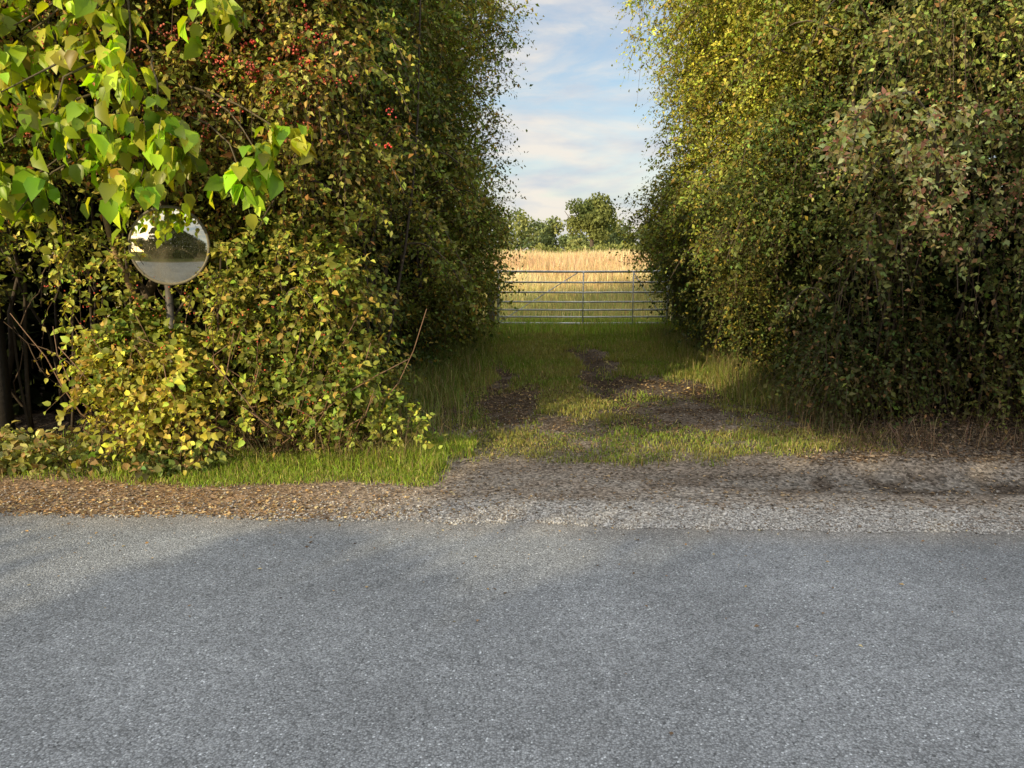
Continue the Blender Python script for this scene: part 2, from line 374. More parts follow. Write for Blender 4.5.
hh=(.02+.045*sst(7,12,y)+.07*fbm(x*2,y*2,77)**2)*rng.uniform(.4,1.4,len(x))
pc=fbm(x*1.5,y*1.5,79)
gc1=mixc(np.tile(A(.20,.28,.05),(len(x),1)),A(.28,.29,.08),sst(.35,.65,pc)); m_=rng.random(len(x))<.22; gc1[m_]=A(.36,.3,.14)
blades(gg,x,y,hh,.004+.0005*y,gc1,.6)
N=60000; x=rng.uniform(-4.2,-.3,N); y=rng.uniform(5.0,6.3,N)
k=rng.random(N)<np.clip(grassw(x,y)+.14*sst(5.1,5.3,y)*(1-sst(-.9,-.4,x)),0,1); x,y=x[k],y[k]
gc1=pickc(len(x),(.27,.38,.05),(.42,.36,.14),.26)
blades(gg,x,y,(.03+.15*fbm(x*2.5,y*2.5,78)**1.5*sst(5,5.6,y))*rng.uniform(.4,1.5,len(x)),.005,gc1,.6)
N=9000; x=rng.uniform(-.6,3.3,N); y=rng.uniform(14.2,16.8,N)
blades(gg,x,y,rng.uniform(.1,.3,N),.01,pickc(N,(.28,.4,.07),(.5,.44,.18),.3),.4)
N=5500; y=rng.uniform(6.3,15,N); x=-1.0+rng.normal(0,.22,N)+.05*(y-6)
blades(gg,x,y,rng.uniform(.08,.34,N),.007,pickc(N,(.18,.23,.055),(.34,.29,.13),.35),.5)
N=5000; y=rng.uniform(7.5,15,N); x=2.7+rng.normal(0,.22,N)
blades(gg,x,y,rng.uniform(.06,.28,N),.007,pickc(N,(.2,.24,.055),(.34,.29,.13),.35),.5)
gg.build('grass',M_grass)

dg=Geo()
N=2600; x=rng.uniform(2.7,5.8,N); y=6.2+.22*rng.normal(0,1,N)
k=(y>5.8)&(rng.random(N)<sst(.3,.6,fbm(x*3,y*3,151))+.1); x,y=x[k],y[k]
blades(dg,x,y,rng.uniform(.05,.42,len(x))**1.4*1.1,.004,pickc(len(x),(.36,.26,.16),(.17,.12,.075),.5),1.0)
N=2500; y=rng.uniform(6.5,15,N); x=2.85+rng.normal(0,.18,N)
blades(dg,x,y,rng.uniform(.06,.35,N),.006,pickc(N,(.28,.22,.12),(.14,.16,.06),.5),.6)
N=1700; x=rng.uniform(-3.2,-.7,N); y=rng.uniform(5.5,6.1,N)
blades(dg,x,y,rng.uniform(.1,.5,N),.004,pickc(N,(.36,.28,.15),(.16,.12,.07),.4),.9)
dg.build('dry_stalks',M_reed)

# leaf litter
lg=Geo()
def litter(x,y,s,cols):
    n=len(x); z=np.where(y<road_edge(x),.008,ground_h(x,y)+.006)
    P=np.stack([x,y,z],-1)
    D=rng.normal(0,1,(n,3))*np.array([1,1,.15]); Nn=np.array([0,0,1.])+rng.normal(0,.3,(n,3))
    leaves(lg,P,D,Nn,s*rng.uniform(.5,1.3,n),np.array(cols)[rng.integers(0,len(cols),n)]*rng.uniform(.6,1.3,(n,1)),.6)
lc=[(.42,.26,.11),(.5,.36,.18),(.3,.19,.1),(.2,.14,.09),(.55,.46,.26)]
N=3200; x=-4.4+rng.random(N)**1.1*3.0; x=x+np.abs(rng.normal(0,.7,N)); litter(x,road_edge(x)+np.abs(rng.normal(.2,.35,N))-.05,.026,lc)
N=3000; x=rng.uniform(-1,4.3,N); litter(x,rng.uniform(4.6,7,N),.026,[(.26,.18,.11),(.15,.11,.07),(.4,.3,.18)])
N=4000; x=rng.uniform(-1,4.3,N); litter(x,rng.uniform(6.,9.5,N),.034,[(.24,.15,.08),(.12,.08,.05),(.38,.27,.13)])
N=5500; x=rng.uniform(2.2,5.8,N); litter(x,5.45+rng.random(N)*1.4,.036,[(.22,.15,.095),(.12,.09,.065),(.36,.27,.18)])
N=3500; litter(rng.uniform(-1,3,N),rng.uniform(8,15,N),.04,[(.3,.2,.1),(.16,.11,.06),(.45,.36,.16)])
N=200; x=rng.uniform(-4,4,N); litter(x,road_edge(x)-rng.exponential(.4,N),.022,lc)
lg.build('fallen_leaves',M_litter)

# ------------------------------------------------------------ left hedge
def jit(n,s): return rng.normal(0,s,n)
def lobe(a,b,seed,f=.85): return (fbm(a*f,b*f,seed,2)-.5)*2
def thin(a,b,seed,p=.75):
    q=fbm(a*1.0,b*1.0,seed,3); return rng.random(len(a))>p*(1-sst(.38,.5,q))
def clump_cols(C,pal,seed,noise=.3):
    w=fbm(C[:,0]*.9+C[:,1]*.6,C[:,2]*.9+C[:,1]*.3,seed); w=sst(.32,.68,w)
    c=np.array(pal[0])*(1-w[:,None])+np.array(pal[1])*w[:,None]
    return c*np.exp(rng.normal(0,noise,(len(C),1)))
MX,MY,MZ=-2.38,5.4,1.63
def keep_mirror(P):
    dy=P[:,1]; s=dy/MY
    dx=P[:,0]-MX*s; dz=P[:,2]-(1.6+(MZ-1.6)*s)
    return ~(((np.hypot(dx,dz)<.268*s)|((np.abs(dx+.08)<.06)&(dz<-.1)&(dz>-.38)))&(dy<5.66))
def xL(y,z):
    b=np.interp(y,[6.2,8,10,12,15.5],[-1.15,-.98,-.75,-.66,-.74])
    return b+np.interp(z,[0,1,2.5,4,5,6],[-.15,.1,.1,-.12,.1,.45])*np.interp(y,[6,9],[.4,1.])
Hl=Geo(); Hb=Geo()
n=380; y=6.5+rng.random(n)**.8*9.0; z=rng.uniform(.2,6.1,n); k=thin(y,z,201); y,z=y[k],z[k]; n=len(y)
x=xL(y,z)-.42+jit(n,.1)+.6*lobe(y,z,203,.75)
C=np.stack([x,y,z],-1); cc_=clump_cols(C,[(.075,.115,.025),(.20,.22,.04)],5)
near=y<10
kw=dict(droop=.45,hang=.3,accent=(.42,.28,.05),pacc=.07)
clumps(Hl,C[near],rng.uniform(.2,.5,near.sum()),46,9,.043,cc_[near],.27,nb=(.35,-.3,0),**kw)
clumps(Hl,C[~near],rng.uniform(.22,.55,(~near).sum()),38,8,.058,cc_[~near],.34,nb=(.35,-.3,0),**kw)
n=70; y=rng.uniform(9,15.2,n); z=rng.uniform(2.2,6.3,n); x=xL(y,z)+rng.uniform(-.1,.4,n)
C=np.stack([x,y,z],-1); clumps(Hl,C,rng.uniform(.08,.2,n),9,8,.055,clump_cols(C,[(.12,.16,.03),(.27,.27,.05)],6),.45,out=(.3,-.2,.1),**kw)
for i in range(46):
    y=rng.uniform(6.6,13.5); z=rng.uniform(1.2,min(5.6,1.8+.33*y)); x=float(xL(np.array(y),np.array(z)))-.2
    arch(Hl,Hb,(x,y,z),(1,-.7+rng.normal(0,.5),.2),rng.uniform(.5,.95),rng.uniform(.1,.3),np.array([.2,.23,.04])*rng.uniform(.6,1.5),.044,(.3,-.35,0))
n=100; x=-.95-rng.random(n)*1.0; z=rng.uniform(.2,4.6,n); y=6.3+jit(n,.1)+.15*np.maximum(0,x+1.3)+.4*lobe(x,z,205,1.1)
C=np.stack([x-.15,y,z],-1); clumps(Hl,C,rng.uniform(.15,.4,n),44,9,.041,clump_cols(C,[(.10,.145,.03),(.28,.28,.05)],8),.25,nb=(0,-.4,0),keep=keep_mirror,**kw)
n=175; x=rng.uniform(-4.8,-1.2,n); z=rng.uniform(1.9,4.2,n); k=thin(x,z,207,.9); x,z=x[k],z[k]; n=len(x)
y=5.95+jit(n,.12)-.2*sst(2,3,z)+.45*lobe(x,z,209,1.0)
C=np.stack([x,y,z],-1); clumps(Hl,C,rng.uniform(.12,.36,n),38,9,.042,clump_cols(C,[(.13,.175,.035),(.36,.35,.06)],15),.28,out=(0,-.35,-.1),nb=(0,-.45,0),keep=keep_mirror,droop=.7,hang=.4,accent=(.5,.22,.06),pacc=.1)
for i in range(26):
    x=rng.uniform(-2.0,-.9); z=rng.uniform(1.7,3.5)
    arch(Hl,Hb,(x,5.95,z),(rng.normal(.3,.7),-.8,.2),rng.uniform(.4,.8),rng.uniform(.1,.25),np.array([.33,.35,.06])*rng.uniform(.6,1.3),.044,(0,-.45,0),(.5,.25,.07),keep_mirror)
n=18; C=np.stack([rng.uniform(-3.9,-2.75,n),5.75+jit(n,.1),rng.uniform(1.2,1.9,n)],-1)
clumps(Hl,C,np.full(n,.1),9,7,.045,clump_cols(C,[(.18,.23,.05),(.34,.36,.06)],16),.2,nb=(0,-.4,0),keep=keep_mirror,droop=.6)
hedge=Hl.build('hawthorn_hedge',M_leaf)
Hd=Geo()  # inner leaves coloured dark to stand in for the hedge's deep shade
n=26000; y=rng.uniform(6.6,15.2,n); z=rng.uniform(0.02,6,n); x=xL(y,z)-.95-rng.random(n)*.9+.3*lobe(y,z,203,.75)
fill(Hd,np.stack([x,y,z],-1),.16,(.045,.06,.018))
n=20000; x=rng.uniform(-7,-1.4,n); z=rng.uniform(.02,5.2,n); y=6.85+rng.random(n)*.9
fill(Hd,np.stack([x,y,z],-1),.15,(.02,.026,.01))  # nearly black: shade of the deep gap put into the leaf colour
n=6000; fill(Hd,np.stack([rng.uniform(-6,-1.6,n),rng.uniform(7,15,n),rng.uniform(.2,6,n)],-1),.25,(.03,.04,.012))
Hd.build('inner_shade_foliage',M_dark,hedge)
for i in range(46):
    y=rng.uniform(6.4,15); x0=float(xL(np.array(y),np.array(1.)))-rng.uniform(.5,.9)
    tube(Hb,wig((x0,y,-.05),(x0+rng.normal(.05,.22),y+rng.normal(0,.4),rng.uniform(2.5,5)),8,.05),np.linspace(rng.uniform(.02,.05),.008,8),(.09,.07,.05),5)
for i in range(34):
    x=rng.uniform(-4.6,-1.2); y=rng.uniform(6.2,6.7)
    tube(Hb,wig((x,y,-.05),(x+rng.normal(0,.4),y+rng.normal(-.1,.2),rng.uniform(1.6,4)),8,.05),np.linspace(rng.uniform(.012,.035),.006,8),(.07,.055,.04),5)
for i in range(36):
    x=rng.uniform(-4.2,-2.5); y=rng.uniform(6.0,6.5); z=rng.uniform(0,1.4)
    tube(Hb,wig((x,y,z),(x+rng.normal(0,.35),y+rng.normal(0,.1),z+rng.uniform(.3,.8)),6,.04),np.linspace(.006,.003,6),(.13,.09,.06),4)
Hb.build('branches',M_bark,hedge)
b=bmesh.new(); bmesh.ops.create_icosphere(b,subdivisions=1,radius=1); b.verts.ensure_lookup_table()
IV=np.array([v.co[:] for v in b.verts]); IF=np.array([[v.index for v in f.verts] for f in b.faces]); b.free()
def berries(g,centres,per,spread,r,col,keep=None):
    P=np.repeat(centres,per,0)+rng.normal(0,1,(len(centres)*per,3))*spread
    if keep is not None: P=P[keep(P)]
    n=len(P); V=P[:,None]+IV[None]*(r*rng.uniform(.7,1.2,n))[:,None,None]
    bq=(np.arange(n)*len(IV))[:,None,None]
    c=np.array(col)*np.exp(rng.normal(0,.3,(n,1)))
    g.add(V,np.repeat(c,len(IV),0),[(bq+IF[None]).reshape(-1,3)])
Be=Geo()
n=42; c=np.stack([rng.normal(-1.65,.32,n),5.36+jit(n,.08),rng.normal(2.72,.25,n)],-1); berries(Be,c,9,.022,.0075,(.55,.06,.04))
n=75; c=np.stack([rng.uniform(-3.4,-1.3,n),5.36+jit(n,.1),rng.uniform(2.3,3.2,n)],-1); berries(Be,c,8,.026,.007,(.6,.15,.09))
n=45; c=np.stack([rng.uniform(-3.2,-1.2,n),5.4+jit(n,.1),rng.uniform(.5,1.5,n)],-1); berries(Be,c,3,.03,.006,(.5,.07,.03),keep_mirror)
Be.build('berries',M_berry,hedge,True)
Sp=Geo()
n=38; C=np.stack([rng.uniform(-3.3,-1.1,n),5.5+jit(n,.1),rng.uniform(2.1,3.2,n)],-1)
clumps(Sp,C,rng.uniform(.06,.14,n),12,8,.042,clump_cols(C,[(.26,.25,.06),(.44,.4,.08)],17),.22,out=(0,-.4,-.3),nb=(0,-.5,0),droop=.8,hang=.4,accent=(.55,.22,.09),pacc=.15)
Sp.build('fruiting_sprays',M_leaf,hedge)

# dog rose / bramble bush under and beside the mirror
Rb=Geo(); Rc=Geo()
n=135; x=rng.uniform(-3.15,-1.15,n); top=np.interp(x,[-3.2,-2.85,-2.4,-2.05,-1.9,-1.4,-1.1],[.95,1.25,1.3,1.6,1.8,1.6,1.15])+.12*lobe(x,x*0,213,3.); z=.32+rng.random(n)**.8*(top-.38)
k=thin(x*1.6,z*1.6,215,.85); x,z=x[k],z[k]; n=len(x)
y=5.62+jit(n,.08)+.1*z+.2*lobe(x,z,211,1.6)
C=np.stack([x,y,z],-1)
clumps(Rb,C,rng.uniform(.08,.25,n),30,8,.045,clump_cols(C,[(.17,.22,.035),(.44,.43,.06)],25),.22,out=(0,-.3,.1),nb=(0,-.45,0),keep=keep_mirror,droop=.6,hang=.2,accent=(.52,.36,.08),pacc=.1,kind='h',asp=.7,stem=(.22,.14,.07))
n=80; O=np.stack([rng.uniform(-3,-1.1,n),5.65+jit(n,.1),rng.uniform(.7,1.6,n)],-1)
shoots(Rb,O,np.stack([jit(n,.5),-.25+jit(n,.3),np.full(n,.9)],-1),rng.uniform(.2,.5,n),10,.038,np.tile([.4,.42,.07],(n,1)),droop=.55,keep=keep_mirror,kind='h',asp=.7,stem=(.24,.14,.07),nb=(0,-.4,0))
for i in range(18):
    x=rng.uniform(-2.9,-1.2)
    arch(Rb,Rc,(x,5.65,rng.uniform(.9,1.35)),(rng.normal(0,1),-.35,.6),rng.uniform(.4,.75),.3,np.array([.4,.42,.07])*rng.uniform(.7,1.2),.04,(0,-.45,0),(.5,.35,.08),keep_mirror)
rb=Rb.build('dog_rose_bush',M_leaf)
for i in range(60):
    x=rng.uniform(-3.0,-1.2); tube(Rc,wig((x,5.85,0),(x+rng.normal(0,.4),5.5+rng.normal(0,.08),rng.uniform(.4,1.2)),7,.04),np.linspace(.007,.003,7),(.26,.16,.1),4)
Rc.build('canes',M_bark,rb)
Nb=Geo()
n=40; x=rng.uniform(-4.6,-2.2,n); y=5.5+jit(n,.14); z=.04+rng.random(n)*.14*sst(-2.2,-3.2,x)+.02
C=np.stack([x,y,z],-1); clumps(Nb,C,rng.uniform(.05,.13,n),13,6,.05,clump_cols(C,[(.2,.25,.07),(.36,.37,.12)],35),.12,kind='h',asp=.8,accent=(.48,.32,.13),pacc=.16)
n=30; x=rng.uniform(-1.8,-.75,n); y=5.9+jit(n,.12); z=.12+rng.random(n)*.3
C=np.stack([x,y,z],-1); clumps(Nb,C,rng.uniform(.08,.16,n),18,7,.042,clump_cols(C,[(.15,.21,.045),(.3,.34,.06)],36),.15,kind='h',asp=.7)
Nb.build('bramble_patch',M_leaf)

# big-leaved tree
Bt=Geo()
tree=empty('lime_tree')
cl=[(-3.16,2.94,.22),(-3.16,2.5,.2),(-3.13,2.02,.11),(-3.3,1.82,.1),(-2.9,2.78,.22),(-2.65,3.05,.22),(-2.39,2.76,.16),(-2.58,2.42,.16),(-2.33,2.2,.13),(-2.55,2.12,.13),(-2.1,2.24,.14),(-1.72,2.08,.06),(-1.43,2.31,.07),(-1.62,2.2,.05),(-1.94,3.1,.12),(-2.85,2.4,.14),(-3.4,2.9,.22),(-3.6,2.3,.2),(-3.4,3.4,.3),(-2.7,3.5,.3),(-2.0,3.6,.25),(-2.2,2.45,.09),(-2.42,1.98,.06),(-3.35,2.2,.13)]
C=np.array([(a_,5.12+rng.normal(0,.1),c_) for a_,c_,r_ in cl]); R=np.array([r_ for *_,r_ in cl])
def keep_top(P):
    dy=P[:,1]; s=dy/MY
    return ~((np.hypot(P[:,0]-MX*s,P[:,2]-(1.6+(MZ-1.6)*s))<.2*s))
for c_,r_ in zip(C,R):
    ns=max(8,int(98*r_))
    clumps(Bt,c_[None],np.array([r_]),ns,4,.105,np.array([[.33,.45,.025]])*rng.uniform(.75,1.15)*np.array([rng.uniform(.85,1.2),1,1]),.14,droop=.8,hang=1.5,kind='h',asp=.74,keep=keep_top,var=.3,stem=(.18,.2,.06),nb=(0,-.6,0),accent=(.55,.55,.06),pacc=.15)
Bt.build('leaves',M_big,tree)
Tr=Geo()
tube(Tr,wig((-3.25,6.2,-.05),(-2.55,5.75,2.0),9,.03),np.linspace(.05,.035,9),(.12,.09,.06),8)
tube(Tr,wig((-2.55,5.75,2.0),(-2.5,5.4,3.6),8,.04),np.linspace(.035,.02,8),(.12,.09,.06),6)
tube(Tr,wig((-2.72,5.55,1.3),(-2.84,5.48,1.95),6,.01),np.linspace(.022,.018,6),(.3,.2,.1),8)
for c_ in C:
    if c_[2]<3.2: tube(Tr,wig((-2.52+rng.normal(0,.1),5.5,min(3.4,c_[2]+.5)),c_,7,.03,.1),np.linspace(.012,.004,7),(.12,.1,.06),5)
Tr.build('trunk',M_bark,tree)

# ------------------------------------------------------------ right hedge
def xR(y,z):
    b=np.interp(y,[6.6,7.2,8,10,12,15.5],[3.5,3.0,2.85,2.98,3.15,3.3])
    bul=np.interp(z,[0,.8,1.4,2,2.8,3.6,4.6,6],[.05,.2,.45,.68,.4,.05,.2,.8])
    return b-bul*np.interp(y,[6.6,8,13,15],[.5,.8,1,1.15])
Hr=Geo(); Hb=Geo()
n=400; y=6.9+rng.random(n)**.8*8.7; z=rng.uniform(.12,6.3,n); k=thin(y,z,221)|(z<.8); y,z=y[k],z[k]; n=len(y)
x=xR(y,z)+.42+jit(n,.1)-.6*lobe(y,z,223,.75)*sst(.2,1.2,z)
C=np.stack([x,y,z],-1); cc_=clump_cols(C,[(.07,.105,.025),(.18,.205,.045)],45)
up_=sst(2.0,3.7,z)[:,None]*sst(7.5,10,y)[:,None]*.9; cc_=cc_*(1-up_)+np.array([.36,.37,.05])*up_*np.exp(rng.normal(0,.3,(n,1)))  # upper leaves coloured brighter and yellower, painting in the sunlit top
near=y<10
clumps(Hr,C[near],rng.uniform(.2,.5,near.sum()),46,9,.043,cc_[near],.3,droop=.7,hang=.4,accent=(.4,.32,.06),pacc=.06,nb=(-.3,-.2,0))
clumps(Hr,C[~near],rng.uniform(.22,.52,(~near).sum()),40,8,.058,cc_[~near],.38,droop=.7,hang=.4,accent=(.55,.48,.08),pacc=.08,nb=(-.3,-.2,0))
n=80; y=rng.uniform(9,15.5,n); z=rng.uniform(1.5,6.3,n); x=xR(y,z)-rng.uniform(-.1,.4,n)
C=np.stack([x,y,z],-1); clumps(Hr,C,rng.uniform(.08,.2,n),9,8,.055,clump_cols(C,[(.2,.23,.04),(.40,.41,.06)],6),.48,out=(-.3,-.2,.1),droop=.7,hang=.4,nb=(-.4,-.3,0))
for i in range(46):
    y=rng.uniform(7.2,14); z=rng.uniform(1.4,min(5.6,1.8+.33*y)); x=float(xR(np.array(y),np.array(z)))+.2
    arch(Hr,Hb,(x,y,z),(-1,-.7+rng.normal(0,.5),.2),rng.uniform(.5,.95),rng.uniform(.1,.3),np.array([.22,.26,.05])*rng.uniform(.6,1.5),.045,(-.3,-.35,0))
def yR(x,z): return 6.95-.12*(x-3)-np.interp(z,[0,.5,1,2,4],[.1,.2,.3,.55,.9])
n=260; x=rng.uniform(2.85,7.0,n); z=.12+rng.random(n)*4.1; k=thin(x,z,225,.85)|(z<.9); x,z=x[k],z[k]; n=len(x)
y=yR(x,z)+.1+jit(n,.1)+.5*lobe(x,z,227,.9)*sst(.2,1.2,z)
C=np.stack([x,y,z],-1); cc_=clump_cols(C,[(.06,.10,.03),(.19,.21,.055)],55)*np.interp(z,[0,1.4,2.2],[.7,.8,1.05])[:,None]  # lower leaves coloured darker, painting in the shade at the hedge's foot
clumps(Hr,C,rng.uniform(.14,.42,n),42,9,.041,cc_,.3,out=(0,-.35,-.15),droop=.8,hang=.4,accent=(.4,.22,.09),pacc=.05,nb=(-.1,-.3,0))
for i in range(34):
    x=rng.uniform(2.7,5.2); z=rng.uniform(1.1,3.4)
    arch(Hr,Hb,(x,float(yR(x,z)),z),(rng.normal(-.3,.7),-.8,.2),rng.uniform(.4,.85),rng.uniform(.1,.3),np.array([.22,.25,.07])*rng.uniform(.6,1.5),.042,(-.1,-.4,0),(.45,.25,.12))
n=120; O=np.stack([rng.uniform(2.7,6.2,n),0*jit(n,1),rng.uniform(1.5,3.6,n)],-1); O[:,1]=yR(O[:,0],O[:,2])-.25+jit(n,.12)
shoots(Hr,O,np.stack([jit(n,.5),-.5+jit(n,.2),np.full(n,.1)],-1),rng.uniform(.35,.8,n),16,.038,np.tile([.22,.24,.07],(n,1))*np.exp(jit(n,.3))[:,None],droop=1.1,hang=.4,nb=(0,-.4,0),accent=(.45,.25,.12),pacc=.08)
n=14; sp_=np.array([(2.34,5.7,2.25),(2.36,5.72,2.38),(2.45,5.7,2.52),(2.6,5.7,2.62),(2.75,5.72,2.6),(2.82,5.75,2.42),(2.9,5.78,2.25),(2.95,5.8,2.08),(3.0,5.82,2.5),(3.1,5.9,2.35),(3.2,5.9,2.6),(3.3,5.9,2.2),(3.25,5.85,1.95),(3.05,5.85,1.85)])
sp_=np.array([0,0,1.6])+(sp_-np.array([0,0,1.6]))*.9
clumps(Hr,sp_,np.full(n,.05),13,8,.042,np.tile([.58,.56,.24],(n,1)),.13,droop=.8,hang=.4,accent=(.65,.3,.2),pacc=.15,nb=(0,-.5,0))
n=26; C=np.stack([rng.uniform(3.1,4.2,n),5.65+jit(n,.1),rng.uniform(1.7,2.8,n)],-1)
clumps(Hr,C,np.full(n,.09),11,8,.04,clump_cols(C,[(.24,.27,.09),(.42,.4,.14)],57),.18,out=(-.2,-.3,-.4),droop=.8,hang=.4,accent=(.5,.24,.15),pacc=.12,nb=(0,-.5,0))
hr=Hr.build('hawthorn_hedge.001',M_leaf)
Hd=Geo()  # dark leaf colours again hold the shade inside the hedge
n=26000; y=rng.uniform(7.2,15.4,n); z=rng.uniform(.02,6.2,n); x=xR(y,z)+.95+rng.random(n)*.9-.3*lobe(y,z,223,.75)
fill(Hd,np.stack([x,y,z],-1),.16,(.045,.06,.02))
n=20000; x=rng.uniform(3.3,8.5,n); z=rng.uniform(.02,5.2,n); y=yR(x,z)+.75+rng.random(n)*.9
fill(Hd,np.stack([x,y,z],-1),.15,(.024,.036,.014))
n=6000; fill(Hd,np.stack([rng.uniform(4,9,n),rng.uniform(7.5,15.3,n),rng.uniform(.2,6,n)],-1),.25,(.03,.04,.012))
Hd.build('inner_shade_foliage',M_dark,hr)
for i in range(46):
    y=rng.uniform(7.5,15); x0=float(xR(np.array(y),np.array(.5)))+rng.uniform(.7,1.1)
    tube(Hb,wig((x0,y,-.05),(x0+rng.normal(-.05,.2),y+rng.normal(0,.4),rng.uniform(2.5,5)),8,.05),np.linspace(rng.uniform(.02,.05),.008,8),(.09,.07,.05),5)
for i in range(30):
    x=rng.uniform(3,6.2); y=7.1-.12*(x-3)+rng.normal(0,.12)
    tube(Hb,wig((x,y,-.05),(x+rng.normal(0,.4),y-rng.uniform(-.1,.2),rng.uniform(.6,3)),8,.05),np.linspace(rng.uniform(.006,.018),.004,8),(.09,.07,.05),5)
bp=np.array([(3.5,6.5,2.1),(3.2,6.1,2.55),(2.9,5.85,2.72),(2.6,5.72,2.68),(2.42,5.7,2.5),(2.34,5.7,2.25)]); bp=np.array([0,0,1.6])+(bp-np.array([0,0,1.6]))*.9
tube(Hb,bp,np.linspace(.012,.003,6),(.14,.11,.08),5)
Hb.build('branches',M_bark,hr)
Be=Geo()
n=45; c=np.stack([rng.uniform(2.9,4.3,n),5.6+jit(n,.1),rng.uniform(1.5,2.7,n)],-1); berries(Be,c,6,.03,.006,(.5,.16,.09))
Be.build('berries',M_berry,hr,True)

# ------------------------------------------------------------ shrub past the gate, distant trees
def crown(g,c,r,n,size,cols,lobes=14):
    c=np.array(c,float); r=np.array(r,float)
    lc_=c+nz(rng.normal(0,1,(lobes,3)))*r*rng.uniform(.3,.78,(lobes,1))
    k=rng.integers(0,lobes,n)
    P=lc_[k]+nz(rng.normal(0,1,(n,3)))*r*.36*(rng.random((n,1))**.4)
    cc=np.array(cols[0])+(np.array(cols[1])-np.array(cols[0]))*rng.random((lobes,1))
    P[:,2]=np.maximum(P[:,2],.1)
    leaves(g,P,rng.normal(0,1,(n,3)),rng.normal(0,1,(n,3))+np.array([-.2,-.7,.6]),size*rng.uniform(.6,1.3,n),cc[k]*np.exp(rng.normal(0,.25,(n,1))),.8)
g_=Geo()
for i in range(7):
    crown(g_,(4.0+rng.normal(0,.4)+.28*i,19.5+i*1.1,1.3+rng.normal(0,.15)),(1.0,1.2,1.35),2200,.08,[(.07,.10,.03),(.16,.18,.05)])
g_.build('willow_shrub',M_leaf)
g_=Geo(); ot=empty('oak_tree')
crown(g_,(12.4,120,6.5),(5.2,4.6,3.3),8500,.42,[(.09,.13,.05),(.2,.22,.07)],26)
g_.build('crown',M_far,ot)
g_=Geo(); tube(g_,wig((12.3,120,-.1),(12.5,120,5),6,.08),np.linspace(.45,.2,6),(.1,.08,.06),8)
for i in range(7):
    tube(g_,wig((12.4,120,2.6+.3*i),(12.4+rng.normal(0,2.4),120+rng.normal(0,2),5.5+rng.random()*2.5),6,.15),np.linspace(.16,.04,6),(.1,.08,.06),6)
g_.build('trunk',M_bark,ot)
g_=Geo()
xx=-60
while xx<100:
    h=rng.uniform(2.6,4.6)*(1.6 if xx<8 else 1)
    crown(g_,(xx,rng.uniform(132,150),h*.75),(rng.uniform(2.5,4.5),3,h*.9),1100,.55,[(.13,.18,.08),(.28,.3,.11)],10)
    xx+=rng.uniform(1.8,3.2)
for i in range(24): crown(g_,(rng.uniform(-5,40),rng.uniform(95,110),1.0),(2.4,2,rng.uniform(1,1.7)),500,.35,[(.16,.2,.07),(.32,.32,.1)],8)
g_.build('distant_treeline',M_far)

fg=Geo()
N=120000; y=17.2*np.exp(rng.random(N)**.85*math.log(92/17.2)); x=rng.uniform(-.12,.42,N)*y+rng.normal(0,1.2,N)
pn=fbm(x*.35,y*.25,91)
h=np.interp(y,[17,20,26,34,45,90],[.3,.5,.75,1.1,1.3,1.3])*(.5+1.0*pn)*rng.uniform(.6,1.15,N)
base=mixc(np.tile(A(.62,.49,.24),(N,1)),A(.78,.66,.40),sst(.4,.6,pn))
red=band(y,30,52,5)*.8; base=mixc(base,A(.66,.42,.27),np.clip(red*rng.uniform(.4,1.2,N),0,1))
grn=(1-sst(20,27,y))*.7+.15; base=mixc(base,A(.34,.40,.12),np.clip(grn*rng.uniform(.2,1.3,N),0,1))
blades(fg,x,y,h,np.interp(y,[17,40,90],[.014,.035,.08]),base,.2,z0=ground_h(x,y)-.01,var=.32)
fg.build('field_grass',M_reed)

# ------------------------------------------------------------ gate
gate=empty('field_gate'); GY=15.5
g_=Geo(); c_=(.74,.75,.74)
x0,x1=-.28,3.12
zs=[.14,.27,.41,.57,.76,.96,1.17]
for z in zs: tube(g_,[(x0,GY,z),((x0+x1)/2,GY,z-.006),(x1,GY,z)],.022 if z in(zs[0],zs[-1]) else .017,c_,8)
g_.build('bars',M_galv,gate,True)
g_=Geo()
for x in (x0,x1): tube(g_,[(x,GY-.002,.11),(x,GY-.002,1.2)],.026,c_,8)
for x in ((x0+x1)/2,x1-.7): tube(g_,[(x,GY-.035,.13),(x,GY-.035,1.18)],.012,c_,6)
g_.build('uprights',M_galv,gate,True)
g_=Geo()
tube(g_,[(x0+.03,GY+.04,.16),(x0+1.6,GY+.04,1.15)],.010,c_,6); tube(g_,[(x1-.03,GY+.04,.16),(x1-.69,GY+.04,1.15)],.010,c_,6)
g_.build('braces',M_galv,gate,True)
g_=Geo()
for z in (.3,1.05): tube(g_,[(x0-.02,GY,z),(x0-.13,GY,z)],.018,(.3,.3,.3),6)
tube(g_,[(x1+.02,GY-.03,.95),(x1+.1,GY-.03,.95)],.014,(.3,.3,.3),6)
g_.build('hinges_and_latch',M_galv,gate,True)
for i,x in enumerate((x0-.14,x1+.16)):
    g_=Geo(); tube(g_,[(x,GY,-.1),(x,GY,.7),(x,GY,1.28),(x,GY,1.31)],[.075,.073,.07,.04],(.28,.25,.21),10); g_.build('gate_post',M_wood,None,False)

